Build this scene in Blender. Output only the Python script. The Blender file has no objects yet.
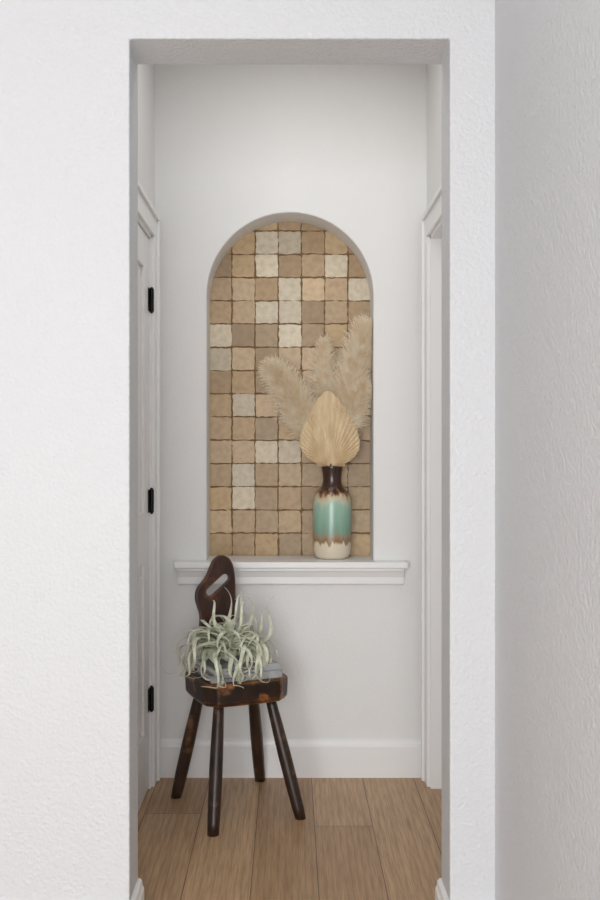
import bpy, bmesh, math, random
from mathutils import Vector, Matrix, noise
random.seed(7)
S = bpy.context.scene
S.view_settings.view_transform = 'Standard'
H = 1.26
ZK, ZC = 1.0, (300, 450)

def lin(r, g, b, a=1.0):
    f = lambda c: (c/255/12.92) if c/255 <= .04045 else ((c/255+.055)/1.055)**2.4
    return (f(r), f(g), f(b), a)

def W(px, py, d):
    """metric position of a point measured in the reference at depth d (used as a ruler only)"""
    return Vector(((px-290)*d/1000, d, H-(py-440)*d/1000))

# ------------------------------------------------------------------ materials
def newmat(name, col=(.8, .8, .8, 1), rough=.6):
    m = bpy.data.materials.new(name); m.use_nodes = True
    nt = m.node_tree; p = nt.nodes['Principled BSDF']
    p.inputs['Base Color'].default_value = col
    p.inputs['Roughness'].default_value = rough
    return m, nt, p

def N(nt, t, **kw):
    n = nt.nodes.new(t)
    for k, v in kw.items():
        if k in n.inputs: n.inputs[k].default_value = v
        else: setattr(n, k, v)
    return n

def coords(nt): return N(nt, 'ShaderNodeTexCoord').outputs['Object']

def add_bump(nt, p, scale, strength, dist=.002, detail=3):
    no = N(nt, 'ShaderNodeTexNoise', Scale=scale, Detail=detail)
    nt.links.new(coords(nt), no.inputs['Vector'])
    b = N(nt, 'ShaderNodeBump', Strength=strength, Distance=dist)
    nt.links.new(no.outputs['Fac'], b.inputs['Height'])
    nt.links.new(b.outputs['Normal'], p.inputs['Normal'])
    return b

def noise_col(nt, p, c1, c2, scale, lo=.35, hi=.65, stretch=(1, 1, 1), detail=5):
    mp = N(nt, 'ShaderNodeMapping'); mp.inputs['Scale'].default_value = stretch
    nt.links.new(coords(nt), mp.inputs['Vector'])
    no = N(nt, 'ShaderNodeTexNoise', Scale=scale, Detail=detail)
    nt.links.new(mp.outputs[0], no.inputs['Vector'])
    r = N(nt, 'ShaderNodeValToRGB')
    r.color_ramp.elements[0].position = lo; r.color_ramp.elements[0].color = c1
    r.color_ramp.elements[1].position = hi; r.color_ramp.elements[1].color = c2
    nt.links.new(no.outputs['Fac'], r.inputs['Fac'])
    if p is not None: nt.links.new(r.outputs['Color'], p.inputs['Base Color'])
    return r

def paint(name, col, bump=.5, scale=95):
    m, nt, p = newmat(name, col, .55)
    p.inputs['Specular IOR Level'].default_value = .3
    add_bump(nt, p, scale, bump, .006, 2)
    return m
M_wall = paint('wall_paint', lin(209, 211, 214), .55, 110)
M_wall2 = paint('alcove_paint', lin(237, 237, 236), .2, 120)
M_ceil = paint('ceiling_paint', lin(232, 232, 232), .4)
M_trim, nt, p = newmat('trim_paint', lin(243, 243, 243), .35)
add_bump(nt, p, 30, .05, .001)
M_black, nt, p = newmat('black_metal', lin(22, 22, 22), .4)
p.inputs['Metallic'].default_value = .6

# floor
M_floor, nt, p = newmat('oak_planks', rough=.45)
L = nt.links
sep = N(nt, 'ShaderNodeSeparateXYZ'); L.new(coords(nt), sep.inputs[0])
ad = N(nt, 'ShaderNodeMath', operation='ADD'); ad.inputs[1].default_value = 10*.19-.08
L.new(sep.outputs['X'], ad.inputs[0])
# staggered end joints : every row of boards is shifted by a different amount
rw = N(nt, 'ShaderNodeMath', operation='DIVIDE'); rw.inputs[1].default_value = .19; L.new(ad.outputs[0], rw.inputs[0])
fl = N(nt, 'ShaderNodeMath', operation='FLOOR'); L.new(rw.outputs[0], fl.inputs[0])
sh = N(nt, 'ShaderNodeMath', operation='MULTIPLY_ADD'); sh.inputs[1].default_value = 1.37; sh.inputs[2].default_value = 3.036
L.new(fl.outputs[0], sh.inputs[0])
ay = N(nt, 'ShaderNodeMath', operation='ADD')
L.new(sep.outputs['Y'], ay.inputs[0]); L.new(sh.outputs[0], ay.inputs[1])
cb = N(nt, 'ShaderNodeCombineXYZ'); L.new(ay.outputs[0], cb.inputs['X']); L.new(ad.outputs[0], cb.inputs['Y'])
br = N(nt, 'ShaderNodeTexBrick', Scale=1.0)
br.inputs['Brick Width'].default_value = 4.0; br.inputs['Row Height'].default_value = .19
br.inputs['Mortar Size'].default_value = .0013; br.inputs['Mortar Smooth'].default_value = .2
br.inputs['Color1'].default_value = lin(206, 172, 136); br.inputs['Color2'].default_value = lin(182, 147, 112)
br.inputs['Mortar'].default_value = lin(96, 72, 50)
br.offset = 0.0
L.new(cb.outputs[0], br.inputs['Vector'])
wv = N(nt, 'ShaderNodeTexWave', Scale=1.0, Distortion=5.0, Detail=3.0)
wv.bands_direction = 'X'; wv.inputs['Detail Scale'].default_value = .5
mpw = N(nt, 'ShaderNodeMapping'); mpw.inputs['Scale'].default_value = (16, 1.1, 1)
L.new(coords(nt), mpw.inputs['Vector'])
va = N(nt, 'ShaderNodeVectorMath', operation='MULTIPLY_ADD')
va.inputs[1].default_value = (40, 25, 0)
L.new(br.outputs['Color'], va.inputs[0]); L.new(mpw.outputs[0], va.inputs[2])
L.new(va.outputs[0], wv.inputs['Vector'])
wr = N(nt, 'ShaderNodeValToRGB'); L.new(wv.outputs['Fac'], wr.inputs['Fac'])
wr.color_ramp.elements[0].position = 0; wr.color_ramp.elements[0].color = (.74, .70, .65, 1)
wr.color_ramp.elements[1].position = .4; wr.color_ramp.elements[1].color = (1, 1, 1, 1)
gr = noise_col(nt, None, (.72, .69, .65, 1), (1.04, 1.04, 1.03, 1), 3.0, .3, .62, (14, 1.0, 1), 8)
mx0 = N(nt, 'ShaderNodeMix', data_type='RGBA', blend_type='MULTIPLY'); mx0.inputs[0].default_value = .5
L.new(br.outputs['Color'], mx0.inputs[6]); L.new(wr.outputs[0], mx0.inputs[7])
mx = N(nt, 'ShaderNodeMix', data_type='RGBA', blend_type='MULTIPLY'); mx.inputs[0].default_value = .65
L.new(mx0.outputs[2], mx.inputs[6]); L.new(gr.outputs[0], mx.inputs[7])
gr2 = noise_col(nt, None, (.66, .62, .58, 1), (1.05, 1.04, 1.02, 1), 20.0, .38, .56, (14, .45, 1), 4)
mx2 = N(nt, 'ShaderNodeMix', data_type='RGBA', blend_type='MULTIPLY'); mx2.inputs[0].default_value = .6
L.new(mx.outputs[2], mx2.inputs[6]); L.new(gr2.outputs[0], mx2.inputs[7])
L.new(mx2.outputs[2], p.inputs['Base Color'])
bp = N(nt, 'ShaderNodeBump', Strength=.3, Distance=.001)
L.new(gr2.outputs[0], bp.inputs['Height']); L.new(bp.outputs[0], p.inputs['Normal'])

# tile
M_tile, nt, p = newmat('zellige_glaze', rough=.45)
at = N(nt, 'ShaderNodeVertexColor'); at.layer_name = 'Col'
g = noise_col(nt, None, (.80, .77, .72, 1), (1.06, 1.06, 1.05, 1), 42, .32, .6, detail=10)
mx = N(nt, 'ShaderNodeMix', data_type='RGBA', blend_type='MULTIPLY'); mx.inputs[0].default_value = .7
nt.links.new(at.outputs['Color'], mx.inputs[6]); nt.links.new(g.outputs[0], mx.inputs[7])
nt.links.new(mx.outputs[2], p.inputs['Base Color'])
add_bump(nt, p, 45, .22, .004, 4)
M_grout, nt, p = newmat('grout', lin(138, 110, 78), .9)
add_bump(nt, p, 300, .4)

# dark wood with worn edges
def darkwood(name, base1, base2, worn, edge_lo, radius=.008, ew=.22):
    m, nt, p = newmat(name, rough=.38)
    base = noise_col(nt, None, base1, base2, 9, .35, .7, (3, 3, 1))
    bv = N(nt, 'ShaderNodeBevel', samples=6, Radius=radius)
    ge = N(nt, 'ShaderNodeNewGeometry')
    dt = N(nt, 'ShaderNodeVectorMath', operation='DOT_PRODUCT')
    nt.links.new(bv.outputs[0], dt.inputs[0]); nt.links.new(ge.outputs['Normal'], dt.inputs[1])
    mr = N(nt, 'ShaderNodeMapRange'); mr.inputs['From Min'].default_value = 1.0
    mr.inputs['From Max'].default_value = .9
    nt.links.new(dt.outputs['Value'], mr.inputs['Value'])
    nz = N(nt, 'ShaderNodeTexNoise', Scale=16.0, Detail=6.0); nt.links.new(coords(nt), nz.inputs['Vector'])
    ad = N(nt, 'ShaderNodeMath', operation='ADD'); nt.links.new(nz.outputs['Fac'], ad.inputs[0])
    ml = N(nt, 'ShaderNodeMath', operation='MULTIPLY'); ml.inputs[1].default_value = ew
    nt.links.new(mr.outputs[0], ml.inputs[0]); nt.links.new(ml.outputs[0], ad.inputs[1])
    r2 = N(nt, 'ShaderNodeMapRange'); r2.inputs['From Min'].default_value = edge_lo
    r2.inputs['From Max'].default_value = edge_lo+.14
    nt.links.new(ad.outputs[0], r2.inputs['Value'])
    mx = N(nt, 'ShaderNodeMix', data_type='RGBA')
    nt.links.new(r2.outputs[0], mx.inputs[0]); nt.links.new(base.outputs[0], mx.inputs[6])
    mx.inputs[7].default_value = worn
    nt.links.new(mx.outputs[2], p.inputs['Base Color'])
    add_bump(nt, p, 25, .3, .003)
    return m
M_seat = darkwood('worn_seat_wood', lin(26, 16, 12), lin(52, 31, 21), lin(172, 110, 58), .56, .018, .34)
M_leg = darkwood('worn_leg_wood', lin(34, 23, 18), lin(62, 42, 31), lin(125, 88, 58), .61)
M_back = darkwood('backrest_wood', lin(46, 26, 19), lin(74, 44, 32), lin(125, 80, 55), .60, .01, .34)

# ------------------------------------------------------------------ mesh helpers
def obj_from_bm(bm, name, mats, smooth=False, parent=None, recalc=True):
    if recalc: bmesh.ops.recalc_face_normals(bm, faces=bm.faces[:])
    me = bpy.data.meshes.new(name); bm.to_mesh(me); bm.free()
    for m in (mats if isinstance(mats, (list, tuple)) else [mats]): me.materials.append(m)
    if smooth:
        for f in me.polygons: f.use_smooth = True
    o = bpy.data.objects.new(name, me); S.collection.objects.link(o)
    if parent: o.parent = parent
    return o

def empty(name, loc=(0, 0, 0), rz=0):
    e = bpy.data.objects.new(name, None); S.collection.objects.link(e)
    e.location = loc; e.rotation_euler[2] = rz; e.empty_display_size = .1
    return e

def bbox(bm, x0, x1, y0, y1, z0, z1, mi=0):
    vs = [bm.verts.new(c) for c in ((x0, y0, z0), (x1, y0, z0), (x1, y1, z0), (x0, y1, z0),
                                    (x0, y0, z1), (x1, y0, z1), (x1, y1, z1), (x0, y1, z1))]
    for q in ((0, 3, 2, 1), (4, 5, 6, 7), (0, 1, 5, 4), (1, 2, 6, 5), (2, 3, 7, 6), (3, 0, 4, 7)):
        bm.faces.new([vs[i] for i in q]).material_index = mi

def boxes(name, lst, mat, bevel=0, parent=None):
    bm = bmesh.new()
    for b in lst: bbox(bm, *b)
    o = obj_from_bm(bm, name, mat, parent=parent)
    if bevel:
        md = o.modifiers.new('b', 'BEVEL'); md.width = bevel; md.segments = 3; md.limit_method = 'ANGLE'
    return o

def prism(name, pts, axis, a, b, mat, bevel=0, parent=None, tweak=None):
    """pts 2D polygon, extruded along axis from a to b"""
    bm = bmesh.new()
    def mk(p, t):
        return {'y': (p[0], t, p[1]), 'x': (t, p[0], p[1]), 'z': (p[0], p[1], t)}[axis]
    A = [bm.verts.new(mk(p, a)) for p in pts]; B = [bm.verts.new(mk(p, b)) for p in pts]
    if tweak:
        for v in B: tweak(v)
    bm.faces.new(A); bm.faces.new(B[::-1])
    n = len(pts)
    for i in range(n): bm.faces.new((A[i], B[i], B[(i+1) % n], A[(i+1) % n]))
    o = obj_from_bm(bm, name, mat, parent=parent)
    if bevel:
        md = o.modifiers.new('b', 'BEVEL'); md.width = bevel; md.segments = 3; md.limit_method = 'ANGLE'
    return o

# ------------------------------------------------------------------ room
YF, YR, YB, YN = 2.421, 2.557, 3.745, 3.91
OL, OR_, OT = -.3885, .387, 2.232
XL, XR = -.507, .512
CZ = 2.76
bm = bmesh.new()
bbox(bm, -2.4, 2.0, -2.0, 4.2, -.05, 0)
obj_from_bm(bm, 'floor', M_floor)
boxes('ceiling', [(-2.4, 2.0, -2.0, 4.2, CZ, CZ+.1)], M_ceil)
def hdr(v):
    if abs(v.co.z-OT) < .001: v.co.z -= .013
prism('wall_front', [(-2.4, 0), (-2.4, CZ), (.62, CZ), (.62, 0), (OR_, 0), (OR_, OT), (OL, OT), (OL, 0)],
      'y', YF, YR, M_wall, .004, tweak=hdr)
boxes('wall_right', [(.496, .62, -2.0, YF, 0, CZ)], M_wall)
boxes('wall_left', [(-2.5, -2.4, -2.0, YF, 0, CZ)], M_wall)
DZ = 2.0
D0, D1 = 2.80, 3.625
def sidewall(name, xa, xb):
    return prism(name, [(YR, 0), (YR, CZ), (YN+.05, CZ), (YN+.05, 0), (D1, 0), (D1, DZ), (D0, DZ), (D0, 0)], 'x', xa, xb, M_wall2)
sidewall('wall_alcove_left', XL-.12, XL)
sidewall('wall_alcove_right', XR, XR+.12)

# back wall with arched niche
R, ZS = .312, 1.80
ZB = .79
def archpath(r):
    pts = [(-r, ZB), (-r, ZB+(ZS-ZB)*.5)]
    for i in range(49):
        a = math.pi - math.pi*i/48
        pts.append((r*math.cos(a), ZS+r*math.sin(a)))
    pts += [(r, ZB+(ZS-ZB)*.5), (r, ZB)]
    return pts
bm = bmesh.new()
b = .006
rings = []
for k in range(6):
    a = math.pi/2*k/5
    rings.append((R+b*(1-math.sin(a)), YB+b*(1-math.cos(a))))
rings.append((R, YN))
prev = None
for r, y in rings:
    cur = [bm.verts.new((x, y, z)) for x, z in archpath(r)]
    if prev is None: first = cur
    else:
        for i in range(len(cur)-1):
            f = bm.faces.new((prev[i], prev[i+1], cur[i+1], cur[i])); f.smooth = True
    prev = cur
c = [bm.verts.new((x, YB, z)) for x, z in ((XL, ZB), (XL, CZ), (XR, CZ), (XR, ZB))]
bm.faces.new(c + first[::-1])
d = [bm.verts.new((x, YB, 0)) for x in (XL, XR)]
bm.faces.new([d[0], c[0]] + first[:1] + first[-1:] + [c[3], d[1]])
e = [bm.verts.new((x, YN+.05, z)) for x, z in ((XL, 0), (XL, CZ), (XR, CZ), (XR, 0))]
bm.faces.new(e)
bm.faces.new((d[0], c[0], c[1], e[1], e[0])); bm.faces.new((d[1], e[3], e[2], c[2], c[3]))
bm.faces.new((c[1], c[2], e[2], e[1])); bm.faces.new((d[0], e[0], e[3], d[1]))
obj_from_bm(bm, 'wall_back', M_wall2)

# tiles
TS = 1000/YN
PX, PZ = 23.15/TS, 23.2/TS
tl = bmesh.new(); cl = tl.loops.layers.float_color.new('Col')
pal = [(190, 163, 126), (182, 153, 115), (198, 172, 137), (174, 146, 111), (202, 177, 143), (184, 158, 125), (192, 163, 123), (178, 152, 119), (170, 144, 111), (194, 168, 134)]
light = [(216, 203, 179), (221, 208, 184), (208, 194, 169)]
lightpx = [(265, 267), (288, 243), (288, 290), (335, 268), (265, 313), (288, 337), (220, 360), (243, 475), (243, 406), (288, 314), (220, 337), (288, 452), (265, 243), (265, 452), (358, 290), (243, 500)]
lightpos = [((p[0]-290)/TS, H-(p[1]-440)/TS) for p in lightpx]
x0 = (232-290)/TS - 2*PX; z0 = H-(533-440)/TS - 2*PZ
for ci in range(9):
    for ri in range(17):
        cx, cz = x0+(ci+.5)*PX, z0+(ri+.5)*PZ
        if abs(cx) > R+.06 or (cz > ZS and math.hypot(cx, cz-ZS) > R+.08): continue
        isl = any(abs(cx-a) < PX/2 and abs(cz-q) < PZ/2 for a, q in lightpos)
        col = random.choice(light if isl else pal)
        k = random.uniform(.93, 1.05)
        col = lin(*[min(255, v*k) for v in col])
        rim = lin(142, 111, 77)
        cx += random.uniform(-.0012, .0012); cz += random.uniform(-.0012, .0012)
        tx, tz = random.uniform(-.011, .011), random.uniform(-.011, .011)
        n = 14
        def ring(half, y):
            pts = []
            for side in range(4):
                for i in range(n):
                    t = -1+2*i/n
                    u, v = [(t, -1), (1, t), (-t, 1), (-1, -t)][side]
                    m = (abs(u)**20+abs(v)**20)**(1/20)
                    u, v = u/m, v/m
                    X, Z = cx+u*half, cz+v*half
                    w = noise.noise_vector(Vector((X*70, Z*70, ci*3.1+ri*1.7)))*.0042
                    pts.append(tl.verts.new((X+w.x, y+tx*u*half*2+tz*v*half*2, Z+w.y)))
            return pts
        r0 = ring(PX/2-.0006, YN+.006); r1 = ring(PX/2-.0012, YN-.0045); r2 = ring(PX/2-.0026, YN-.0056)
        m = len(r0)
        for i in range(m):
            j = (i+1) % m
            f = tl.faces.new((r0[i], r0[j], r1[j], r1[i]))
            for lp in f.loops: lp[cl] = rim
            f = tl.faces.new((r1[i], r1[j], r2[j], r2[i])); f.smooth = True
            for lp in f.loops: lp[cl] = rim if lp.vert in (r1[i], r1[j]) else col
        f = tl.faces.new(r2)
        for lp in f.loops: lp[cl] = col
bbox(tl, -R-.03, R+.03, YN-.001, YN+.02, ZB, ZS+R+.03, 1)
tiles = obj_from_bm(tl, 'niche_tile_backsplash', [M_tile, M_grout])

# sill
ST = .809
sill = empty('niche_sill', (0, YB, ST))
IS = Matrix.Translation((0, -YB, -ST))
bm = bmesh.new()
bbox(bm, -R+.0005, R-.0005, YB-.002, YN-.008, ST-.02, ST)
o = obj_from_bm(bm, 'niche_shelf', M_trim, parent=sill); o.matrix_parent_inverse = IS
o = boxes('sill_nosing', [(-.431, .438, YB-.050, YB, ST-.026, ST)], M_trim, .006, sill)
o.matrix_parent_inverse = IS
prof = [(YB, ST-.026), (YB-.036, ST-.026), (YB-.036, ST-.034), (YB-.030, ST-.040), (YB-.024, ST-.052), (YB-.020, ST-.060), (YB-.020, ST-.084), (YB-.014, ST-.090), (YB, ST-.092)]
o = prism('sill_apron', prof, 'x', -.416, .424, M_trim, 0, sill)
o.matrix_parent_inverse = IS

# baseboards
def bb_prof(y, s=-1, h=.14, t=.016):
    return [(y, 0), (y+s*t, 0), (y+s*t, h-.025), (y+s*(t-.004), h-.018), (y+s*(t-.006), h-.006), (y+s*(t-.011), h), (y, h)]
prism('baseboard_back', bb_prof(YB), 'x', XL, XR, M_trim)
prism('baseboard_front', bb_prof(YF), 'x', -2.4, OL+.014, M_trim)
def prism_xprof(name, prof, y0, y1):
    return prism(name, prof, 'y', y0, y1, M_trim)
prism_xprof('baseboard_opening_left', bb_prof(OL, 1), YF-.014, YR)
prism_xprof('baseboard_opening_right', bb_prof(OR_, -1), YF-.014, YR)
prism('baseboard_front_right', bb_prof(YF), 'x', OR_-.014, .496, M_trim)
prism_xprof('baseboard_right', bb_prof(.496, -1), -2.0, YF)

# door casings
def casing(name, xw, s):
    e = empty(name, (xw, D0, 0))
    inv = Matrix.Translation((-xw, -D0, 0))
    def b3(nm, y0, y1, z0, z1):
        xs = sorted((xw, xw+s*.016))
        o = boxes(nm, [(xs[0], xs[1], y0, y1, z0, z1)], M_trim, .003, e); o.matrix_parent_inverse = inv
    cw = .085
    b3('casing_far', D1+.004, D1+cw, 0, DZ+.0)
    b3('casing_near', D0-cw, D0-.004, 0, DZ+.0)
    b3('casing_head', D0-cw, D1+cw, DZ+.001, DZ+cw)
    xs = sorted((xw, xw+s*.026))
    o = boxes('back_band', [(xs[0], xs[1], D1+cw-.018, D1+cw, 0, DZ+cw+.001), (xs[0], xs[1], D0-cw, D0-cw+.018, 0, DZ+cw+.001),
                            (xs[0], xs[1], D0-cw+.018, D1+cw-.018, DZ+cw-.017, DZ+cw+.001)], M_trim, .003, e)
    o.matrix_parent_inverse = inv
    xs = sorted((xw+s*.004, xw-s*.12))
    o = boxes('jamb', [(xs[0], xs[1], D1-.012, D1+.004, 0, DZ), (xs[0], xs[1], D0-.004, D0+.012, 0, DZ), (xs[0], xs[1], D0, D1, DZ-.012, DZ+.001)], M_trim, 0, e)
    o.matrix_parent_inverse = inv
casing('trim_1', XL, 1)
casing('trim_2', XR, -1)

def door(name, xf, s, hinges):
    """face of door at xf, facing direction s (toward alcove)"""
    e = empty(name, (xf, D0, 0)); inv = Matrix.Translation((-xf, -D0, 0))
    y0, y1 = D0+.015, D1-.015
    z0, z1 = .008, DZ-.015
    st = .115
    xs = sorted((xf-s*.035, xf-s*.012))
    o = boxes('door_panel', [(xs[0], xs[1], y0, y1, z0, z1)], M_trim, 0, e); o.matrix_parent_inverse = inv
    xs = sorted((xf-s*.012, xf))
    lock = .92
    o = boxes('stiles_and_rails', [(xs[0], xs[1], y0, y0+st, z0, z1), (xs[0], xs[1], y1-st, y1, z0, z1),
        (xs[0], xs[1], y0+st, y1-st, z0, z0+.22), (xs[0], xs[1], y0+st, y1-st, lock-.09, lock+.09), (xs[0], xs[1], y0+st, y1-st, z1-.12, z1)], M_trim, .0025, e)
    o.matrix_parent_inverse = inv
    xs = sorted((xf-s*.012, xf-s*.003))
    o = boxes('raised_fields', [(xs[0], xs[1], y0+st+.04, y1-st-.04, z0+.26, lock-.13), (xs[0], xs[1], y0+st+.04, y1-st-.04, lock+.13, z1-.16)], M_trim, .006, e)
    o.matrix_parent_inverse = inv
    if hinges:
        for i, z in enumerate((1.765, 1.04, .325)):
            bm = bmesh.new()
            bmesh.ops.create_cone(bm, cap_ends=True, segments=16, radius1=.0085, radius2=.0085, depth=.082,
                                      matrix=Matrix.Translation((xf+s*.009, D1-.012, z)))
            bmesh.ops.create_uvsphere(bm, u_segments=12, v_segments=6, radius=.006, matrix=Matrix.Translation((xf+s*.009, D1-.012, z+.042)))
            bmesh.ops.create_uvsphere(bm, u_segments=12, v_segments=6, radius=.006, matrix=Matrix.Translation((xf+s*.009, D1-.012, z-.042)))
            xs = sorted((xf+s*.0005, xf+s*.003))
            bbox(bm, xs[0], xs[1], D1-.045, D1-.012, z-.041, z+.041)
            bbox(bm, xs[0]+s*.004, xs[1]+s*.004, D1-.012, D1+.008, z-.041, z+.041)
            o = obj_from_bm(bm, 'hinge_%d' % (i+1), M_black, parent=e); o.matrix_parent_inverse = inv
    bm = bmesh.new()
    rot = Matrix.Rotation(math.pi/2, 4, 'Y')
    bmesh.ops.create_cone(bm, cap_ends=True, segments=24, radius1=.027, radius2=.027, depth=.008, matrix=Matrix.Translation((xf+s*.004, y0+.06, .95)) @ rot)
    bmesh.ops.create_cone(bm, cap_ends=True, segments=16, radius1=.009, radius2=.009, depth=.045, matrix=Matrix.Translation((xf+s*.024, y0+.06, .95)) @ rot)
    xs = sorted((xf+s*.038, xf+s*.048)); bbox(bm, xs[0], xs[1], y0+.05, y0+.16, .941, .959)
    o = obj_from_bm(bm, 'door_handle', M_black, parent=e); o.matrix_parent_inverse = inv
door('door_1', XL-.002, 1, True)
door('door_2', XR+.075, -1, False)

# ------------------------------------------------------------------ chair
TH = math.radians(23)
CC = Vector((-.1855, 3.4375, 0))
chair = empty('wooden_chair', CC, TH)
def toloc(w):
    v = Vector((w[0]-CC.x, w[1]-CC.y, 0)); v.rotate(Matrix.Rotation(-TH, 3, 'Z'))
    return Vector((v.x, v.y, w[2] if len(w) > 2 else 0))
SZ0, SZ1 = .382, .461
hw, hd, ch = .158, .140, .045
out = [(-hw+ch, -hd), (-hw*.3, -hd-.004), (hw*.3, -hd-.004), (hw-ch, -hd), (hw-.008, -hd+ch*.8), (hw, -hd*.2), (hw-.004, hd-ch), (hw-ch, hd),
       (0, hd+.004), (-hw+ch, hd), (-hw+.004, hd-ch), (-hw, -hd*.2), (-hw+.008, -hd+ch*.8)]
bm = bmesh.new()
lv = []
for z, k in ((SZ0, .93), (SZ0+.012, .985), (SZ1-.012, 1.0), (SZ1-.002, .985), (SZ1, .95)):
    lv.append([bm.verts.new((x*k, y*k, z)) for x, y in out])
n = len(out)
for a, bq in zip(lv, lv[1:]):
    for i in range(n): bm.faces.new((a[i], a[(i+1) % n], bq[(i+1) % n], bq[i]))
bm.faces.new(lv[0][::-1])
inn = [bm.verts.new((x*.8, y*.8, SZ1-.001)) for x, y in out]
for i in range(n): bm.faces.new((lv[-1][i], lv[-1][(i+1) % n], inn[(i+1) % n], inn[i]))
bm.faces.new(inn)
o = obj_from_bm(bm, 'seat', M_seat, parent=chair)
md = o.modifiers.new('b', 'BEVEL'); md.width = .006; md.segments = 3; md.limit_method = 'ANGLE'; md.angle_limit = math.radians(20)
def tube(bm, pts, rad, seg=14, cap=True):
    rings = []
    for i, p in enumerate(pts):
        a = pts[max(0, i-1)]; c = pts[min(len(pts)-1, i+1)]
        t = (c-a).normalized(); ref = Vector((0, 1, 0)) if abs(t.y) < .9 else Vector((1, 0, 0))
        u = t.cross(ref).normalized(); v = t.cross(u)
        rings.append([bm.verts.new(p+(u*math.cos(2*math.pi*k/seg)+v*math.sin(2*math.pi*k/seg))*rad[i]) for k in range(seg)])
    for A, B in zip(rings, rings[1:]):
        for k in range(seg):
            f = bm.faces.new((A[k], A[(k+1) % seg], B[(k+1) % seg], B[k])); f.smooth = True
    if cap: bm.faces.new(rings[0]); bm.faces.new(rings[-1][::-1])
legs = [((-.092, -.088), W(213, 835, 3.190)), ((.088, -.090), W(300.5, 818, 3.333)),
        ((.092, .085), W(260, 780, 3.700)), ((-.100, .085), W(176, 797, 3.53))]
for i, (tp, bt) in enumerate(legs):
    bl = toloc(bt); bl.z = 0
    top = Vector((tp[0], tp[1], SZ0+.012))
    bm = bmesh.new()
    ts = [0, .1, .25, .5, .75, .92, 1.0]
    rr = [.0175, .0187, .0208, .0228, .0222, .0205, .0192]
    tube(bm, [top.lerp(bl, t) for t in ts], rr, 10)
    for v in bm.verts:
        if v.co.z < .012: v.co.z = 0
    obj_from_bm(bm, 'leg_%d' % (i+1), M_leg, parent=chair)
# backrest
cxp, su, sz = 218, 257., 277.
op = [(207, 668), (205, 650), (203, 636), (201, 626), (202, 618), (202, 610), (200, 602), (198.5, 594), (200.5, 585), (206, 578), (210, 572), (213.5, 564), (217, 558),
      (222, 555), (228, 556), (232.5, 562), (234.5, 572), (235, 584), (235, 597), (235, 608), (234, 616), (233.5, 626), (233.5, 640), (233, 652), (232, 668)]
ply = [((px-cxp)/su, H-(py-440)/sz) for px, py in op]
sl = []
a0, a1, rs = Vector((211.5, 588.5)), Vector((226, 576)), 4.8
dv = (a1-a0).normalized(); ang = math.atan2(dv.y, dv.x)
for i in range(9):
    a = ang+math.pi/2+math.pi*i/8; sl.append((a0.x+rs*math.cos(a), a0.y+rs*math.sin(a)))
for i in range(9):
    a = ang-math.pi/2+math.pi*i/8; sl.append((a1.x+rs*math.cos(a), a1.y+rs*math.sin(a)))
slp = [((px-cxp)/su, H-(py-440)/sz) for px, py in sl]
cu = bpy.data.curves.new('backrest_curve', 'CURVE'); cu.dimensions = '2D'; cu.fill_mode = 'BOTH'
for P, smooth in ((ply, True), (slp, False)):
    sp = cu.splines.new('BEZIER' if smooth else 'POLY')
    if smooth:
        sp.bezier_points.add(len(P)-1)
        for q, b_ in zip(P, sp.bezier_points):
            b_.co = (q[0], q[1], 0); b_.handle_left_type = b_.handle_right_type = 'AUTO'
    else:
        sp.points.add(len(P)-1)
        for q, b_ in zip(P, sp.points): b_.co = (q[0], q[1], 0, 1)
    sp.use_cyclic_u = True; sp.resolution_u = 5
cu.extrude = .008; cu.bevel_depth = .003; cu.bevel_resolution = 2
tmp = bpy.data.objects.new('tmp', cu); S.collection.objects.link(tmp)
bpy.context.view_layer.update()
dg = bpy.context.evaluated_depsgraph_get()
me = bpy.data.meshes.new_from_object(tmp.evaluated_get(dg))
bpy.data.objects.remove(tmp)
me.name = 'backrest'
ys = hd-.035
for v in me.vertices:
    x, z, t = v.co.x, v.co.y, v.co.z
    v.co = (x, ys + t + (z-SZ1)*.10, z)
me.materials.clear(); me.materials.append(M_back)
o = bpy.data.objects.new('backrest', me); S.collection.objects.link(o); o.parent = chair
wx = (cxp+2.5-290)/277.5
o.location.x = (wx-CC.x + ys*math.sin(TH))/math.cos(TH)

# ------------------------------------------------------------------ books
M_pages, nt, p = newmat('book_pages', lin(225, 220, 210), .8)
M_cov1, nt, p = newmat('grey_book_cover', lin(150, 152, 152), .5)
noise_col(nt, p, lin(128, 131, 133), lin(180, 181, 180), 25)
M_cov2, nt, p = newmat('pale_book_cover', lin(176, 178, 180), .5)
M_txt, nt, p = newmat('book_print', lin(70, 72, 75), .6)
books = empty('stack_of_books', CC+Vector((0, 0, SZ1)), TH)
def book(nm, cx, cy, w, d, z, t, rot, mat):
    bm = bmesh.new()
    bbox(bm, -w/2, w/2, -d/2, d/2, 0, .003)
    bbox(bm, -w/2, w/2, -d/2, d/2, t-.003, t)
    bbox(bm, -w/2, w/2, -d/2, -d/2+.003, .003, t-.003)
    bbox(bm, -w/2+.005, w/2-.005, -d/2+.003, d/2-.005, .003, t-.003, 1)
    x = -w*.32
    while x < w*.1:
        l = random.uniform(.004, .009)
        bbox(bm, x, x+l, -d/2-.0004, -d/2, t*.42, t*.58, 2); x += l+.004
    o = obj_from_bm(bm, nm, [mat, M_pages, M_txt], parent=books)
    o.location = (cx, cy, z); o.rotation_euler[2] = rot
book('book_lower', -.002, -.030, .250, .185, .0, .024, -.03, M_cov1)
book('book_upper', -.004, -.024, .236, .178, .024, .020, .05, M_cov2)
BZ = SZ1+.044

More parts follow.
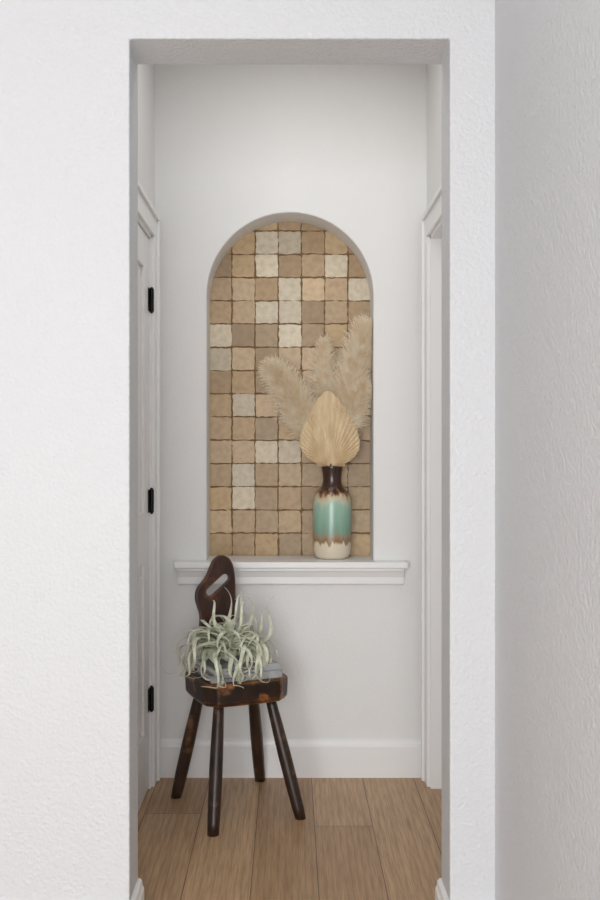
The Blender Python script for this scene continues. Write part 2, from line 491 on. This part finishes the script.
# ------------------------------------------------------------------ air plant
M_air, nt, p = newmat('air_plant_leaf', rough=.75)
noise_col(nt, p, lin(182, 186, 160), lin(234, 235, 216), 26, .3, .62)
bm = bmesh.new()
PC = Vector((-.208, 3.395, BZ+.038))
def leaf(az, el, Ln, w, curl, sideways, start=None):
    d_ = Vector((math.cos(el)*math.cos(az), math.cos(el)*math.sin(az), math.sin(el)))
    side = Vector((-math.sin(az), math.cos(az), 0))
    p_ = (start or PC)+d_*.012
    n = 32; prev = None; st = Ln/n
    for i in range(n+1):
        t = i/n
        nrm = side.cross(d_).normalized()*-1
        ww = w*min(1, (1-t)*1.15+.015)*(.75+.25*min(1, t*4))
        co = [p_-side*ww/2+nrm*ww*.22, p_-side*ww/4+nrm*ww*.06, p_.copy(), p_+side*ww/4+nrm*ww*.06, p_+side*ww/2+nrm*ww*.22]
        for q_, c_ in enumerate(co):
            dist = math.hypot(c_.x-PC.x, c_.y-PC.y)
            lim = BZ+.003 if dist < .10 else BZ-.04
            if c_.z < lim: c_.z = lim+.0002*q_
        cur = [bm.verts.new(c_) for c_ in co]
        if prev:
            for k in range(4):
                f = bm.faces.new((prev[k], prev[k+1], cur[k+1], cur[k])); f.smooth = True
        prev = cur
        q = Matrix.Rotation(curl*(.2+2.9*t*t)*st/.075, 3, side)
        d_ = q @ d_
        q2 = Matrix.Rotation(sideways*(.3+1.6*t)*st/.1, 3, Vector((0, 0, 1)))
        d_ = (q2 @ d_).normalized(); side = (q2 @ side).normalized()
        p_ = p_+d_*st
random.seed(21)
NL = 96
for i in range(NL):
    az = i*2.39996+random.uniform(-.3, .3)
    t = i/NL
    el = math.radians(2+t*70)+random.uniform(-.18, .18)
    Ln = random.uniform(.23, .37)*(1.0-.34*t)
    leaf(az, el, Ln, random.uniform(.021, .034), random.uniform(.8, 2.1)*random.choice((1, 1, 1, 1, 1, 1, 1, -.5)), random.uniform(-2.1, 2.1))
leaf(math.radians(195), .35, .24, .012, .9, .3)
leaf(math.radians(178), .6, .27, .013, 1.0, -.2)
leaf(math.radians(200), .2, .22, .014, .9, -.3)
leaf(math.radians(250), .1, .21, .013, 1.3, .4)
leaf(math.radians(20), .5, .24, .014, 1.0, .2)
bmesh.ops.create_icosphere(bm, subdivisions=2, radius=.032, matrix=Matrix.Translation(PC-Vector((0, 0, .004))))
plant = obj_from_bm(bm, 'air_plant', M_air, recalc=False)
md = plant.modifiers.new('s', 'SOLIDIFY'); md.thickness = .0012

# ------------------------------------------------------------------ vase
random.seed(5)
VX, VY = .161, 3.822
M_vase, nt, p = newmat('drip_glaze', rough=.28)
p.inputs['Coat Weight'].default_value = .15
L = nt.links
sp = N(nt, 'ShaderNodeSeparateXYZ'); L.new(coords(nt), sp.inputs[0])
nz = N(nt, 'ShaderNodeTexNoise', Scale=60.0, Detail=3.0)
mp = N(nt, 'ShaderNodeMapping'); mp.inputs['Scale'].default_value = (1, 1, .2)
L.new(coords(nt), mp.inputs[0]); L.new(mp.outputs[0], nz.inputs['Vector'])
ma = N(nt, 'ShaderNodeMath', operation='MULTIPLY_ADD'); ma.inputs[1].default_value = .085
L.new(nz.outputs['Fac'], ma.inputs[0]); L.new(sp.outputs['Z'], ma.inputs[2])
mr = N(nt, 'ShaderNodeMapRange'); mr.inputs['From Min'].default_value = .0425; mr.inputs['From Max'].default_value = .3965
L.new(ma.outputs[0], mr.inputs['Value'])
rp = N(nt, 'ShaderNodeValToRGB'); L.new(mr.outputs[0], rp.inputs['Fac'])
el = rp.color_ramp.elements
stops = [(0, lin(226, 214, 192)), (.16, lin(226, 214, 192)), (.19, lin(146, 112, 82)), (.24, lin(168, 144, 114)), (.27, lin(136, 162, 142)),
         (.34, lin(134, 174, 154)), (.56, lin(160, 194, 175)), (.62, lin(202, 203, 180)), (.67, lin(206, 182, 146)), (.71, lin(132, 92, 62)), (.74, lin(64, 38, 28)), (1, lin(54, 32, 25))]
el[0].position, el[0].color = stops[0]; el[1].position, el[1].color = stops[-1]
for s_ in stops[1:-1]:
    e_ = el.new(s_[0]); e_.color = s_[1]
L.new(rp.outputs[0], p.inputs['Base Color'])
bm = bmesh.new()
prof = [(0, 0), (.052, 0), (.060, .003), (.067, .014), (.0715, .035), (.073, .06), (.073, .19), (.0715, .215), (.067, .236), (.060, .252), (.050, .262),
        (.0405, .272), (.036, .288), (.035, .305), (.037, .325), (.0405, .342), (.042, .350), (.041, .354), (.038, .353), (.034, .335), (.030, .30), (.031, .28), (0, .27)]
seg = 64; prev = None
for r, z in prof:
    cur = [bm.verts.new((0, 0, z))] if r == 0 else [bm.verts.new((r*math.cos(2*math.pi*k/seg), r*math.sin(2*math.pi*k/seg), z)) for k in range(seg)]
    if prev:
        for k in range(seg):
            a = [prev[k], prev[(k+1) % seg]] if len(prev) > 1 else [prev[0]]
            c_ = [cur[(k+1) % seg], cur[k]] if len(cur) > 1 else [cur[0]]
            f = bm.faces.new(a+c_); f.smooth = True
    prev = cur
vase = obj_from_bm(bm, 'ceramic_vase', M_vase)
vase.location = (VX, VY, ST)

# ------------------------------------------------------------------ dried arrangement
M_pamp, nt, p = newmat('pampas_fluff', lin(200, 172, 138), .9)
rmp = noise_col(nt, p, lin(240, 220, 188), lin(255, 247, 230), 30)
p.inputs['Specular IOR Level'].default_value = .1
tr = N(nt, 'ShaderNodeBsdfTranslucent'); nt.links.new(rmp.outputs[0], tr.inputs['Color'])
ms = N(nt, 'ShaderNodeMixShader'); ms.inputs[0].default_value = .25
nt.links.new(p.outputs[0], ms.inputs[1]); nt.links.new(tr.outputs[0], ms.inputs[2])
nt.links.new(ms.outputs[0], nt.nodes['Material Output'].inputs['Surface'])
M_stem, nt, p = newmat('dried_stem', lin(190, 158, 110), .7)
M_palm, nt, p = newmat('dried_palm', rough=.75)
noise_col(nt, p, lin(206, 180, 142), lin(226, 204, 168), 40, stretch=(1, 1, .3))
arr = empty('dried_grass_arrangement', (VX, VY, ST+.354))
ainv = Matrix.Translation((-VX, -VY, -ST-.354))
neck = Vector((VX, VY, ST+.30))
def bez(P, t):
    P = [Vector(q) for q in P]
    while len(P) > 1: P = [P[i].lerp(P[i+1], t) for i in range(len(P)-1)]
    return P[0]
def clampn(v):
    if v.y > YB-.012:
        lim = R-.004
        if v.z > ZS: lim = math.sqrt(max(.0001, (R-.004)**2-(v.z-ZS)**2))
        v.x = max(-lim, min(lim, v.x))
    if v.y > YN-.012: v.y = YN-.012
    return v
def plume(nm, P, t0, width, count, droop):
    bm = bmesh.new()
    pts = [bez(P, i/14) for i in range(15)]
    tube(bm, pts, [.0022*(1-.7*i/14) for i in range(15)], 6)
    for f in bm.faces: f.material_index = 1
    for i in range(count):
        u = random.random()**.9
        t = t0+(1-t0)*u
        p_ = bez(P, t); tg = (bez(P, min(1, t+.02))-bez(P, t-.02)).normalized()
        ph = random.uniform(0, 2*math.pi)
        a = tg.cross(Vector((.3, 1, .2))).normalized(); c_ = tg.cross(a)
        outw = a*math.cos(ph)+c_*math.sin(ph)*.6
        env = (min(1, u*3.0+.3))*(1-.50*u**2.2)
        Ls = width*env*random.uniform(.5, 1.5)
        sp_ = random.uniform(.15, .9)
        d_ = (tg*(1-.35*sp_)+outw*sp_).normalized()
        w = random.uniform(.0008, .0013)
        prev = None; q = p_+Vector([random.gauss(0, .003) for _ in range(3)])
        sd = d_.cross(Vector((random.gauss(0, .35), 1, random.gauss(0, .35)))).normalized()
        n = 4
        for k in range(n+1):
            ww = w*(1-.7*k/n)
            cur = [bm.verts.new(clampn(q-sd*ww)), bm.verts.new(clampn(q+sd*ww))]
            if prev: bm.faces.new((prev[0], prev[1], cur[1], cur[0]))
            prev = cur
            q = q+d_*Ls/n
            d_ = (d_+Vector((0, 0, -droop*random.uniform(.5, 1.2)))+Vector([random.gauss(0, .14) for _ in range(3)])).normalized()
    o = obj_from_bm(bm, nm, [M_pamp, M_stem], parent=arr, recalc=False); o.matrix_parent_inverse = ainv
plume('pampas_plume_1', [neck, W(318, 440, 3.82), W(298, 400, 3.80), W(274, 370, 3.77)], .30, .092, 9000, .12)
plume('pampas_plume_2', [neck, W(330, 430, 3.86), W(323, 380, 3.86), W(324, 345, 3.85)], .35, .062, 4800, .05)
plume('pampas_plume_3', [neck, W(340, 430, 3.83), W(352, 375, 3.81), W(364, 330, 3.78)], .28, .092, 10000, .05)
plume('pampas_plume_4', [neck, W(340, 440, 3.82), W(352, 412, 3.79), W(362, 388, 3.77)], .35, .074, 4300, .18)
plume('pampas_plume_5', [neck, W(322, 450, 3.85), W(308, 430, 3.84), W(290, 410, 3.83)], .38, .062, 3200, .18)

# palm spear leaf
bm = bmesh.new()
base = W(331, 466, 3.77)
opl = [(2, 14), (10, 14), (20, 25), (30, 33.5), (38, 38), (45, 41.5), (54, 46), (62, 50.5), (70, 56), (78, 64), (84, 71), (90, 76)]
def rad(a):
    for (a0_, r0_), (a1_, r1_) in zip(opl, opl[1:]):
        if a <= a1_: return r0_+(r1_-r0_)*max(0, a-a0_)/(a1_-a0_)
    return opl[-1][1]
NP = 64; K = 10; rows = []
for i in range(NP+1):
    a = -2+184*i/NP
    aa = a if a <= 90 else 180-a
    r = rad(max(2, aa))*(1.0+(.012 if i % 2 else -.012))/265
    row = []
    for k in range(K+1):
        f_ = .04+.96*k/K
        rr_ = r*f_
        x = math.cos(math.radians(a))*rr_; z = math.sin(math.radians(a))*rr_
        y = (.0024 if i % 2 else -.0024)*min(1, f_*1.8) + .35*x*x/.1*.3 + .10*z*z
        row.append(bm.verts.new(base+Vector((x-.012*(z/.28), y, z))))
    rows.append(row)
for A, B in zip(rows, rows[1:]):
    for k in range(K): bm.faces.new((A[k], B[k], B[k+1], A[k+1]))
o = obj_from_bm(bm, 'palm_spear_leaf', M_palm, parent=arr); o.matrix_parent_inverse = ainv
md = o.modifiers.new('s', 'SOLIDIFY'); md.thickness = .0008
bm = bmesh.new()
tube(bm, [Vector((VX, VY-.01, ST+.29)), Vector((VX+.002, VY-.02, ST+.352)), base+Vector((0, .001, .012))], [.004, .004, .003], 8)
o = obj_from_bm(bm, 'palm_stem', M_stem, parent=arr); o.matrix_parent_inverse = ainv

# ------------------------------------------------------------------ light & world
wd = bpy.data.worlds.new('World'); S.world = wd; wd.use_nodes = True
bg = wd.node_tree.nodes['Background']; bg.inputs[0].default_value = (.96, .98, 1, 1); bg.inputs[1].default_value = 1.2
def area(name, loc, tgt, sx, sy, e, col=(1, 1, 1)):
    l = bpy.data.lights.new(name, 'AREA'); l.shape = 'RECTANGLE'; l.size = sx; l.size_y = sy; l.energy = e; l.color = col
    o = bpy.data.objects.new(name, l); S.collection.objects.link(o); o.location = loc
    o.rotation_euler = (Vector(tgt)-Vector(loc)).to_track_quat('-Z', 'Y').to_euler()
area('added_front_fill', (-.55, -1.7, 1.25), (0, 3, 1.1), 2.0, 1.8, 96, (.985, .992, 1))  # soft frontal fill added behind the camera, no known window there
area('added_alcove_fill', (0, 3.0, CZ-.02), (0, 3.0, 0), .6, .5, 3.2, (1, .985, .965))  # extra fill added overhead to brighten the alcove, not a known fixture

cam = bpy.data.cameras.new('camera'); co = bpy.data.objects.new('camera', cam); S.collection.objects.link(co)
co.location = (0, 0, H); co.rotation_euler = (math.pi/2, 0, 0)
cam.sensor_fit = 'VERTICAL'; cam.sensor_height = 36; cam.sensor_width = 24; cam.lens = 40*ZK
cam.shift_x = (ZC[0]-290)*ZK/900; cam.shift_y = -(ZC[1]-440)*ZK/900
cam.clip_start = .05
S.camera = co
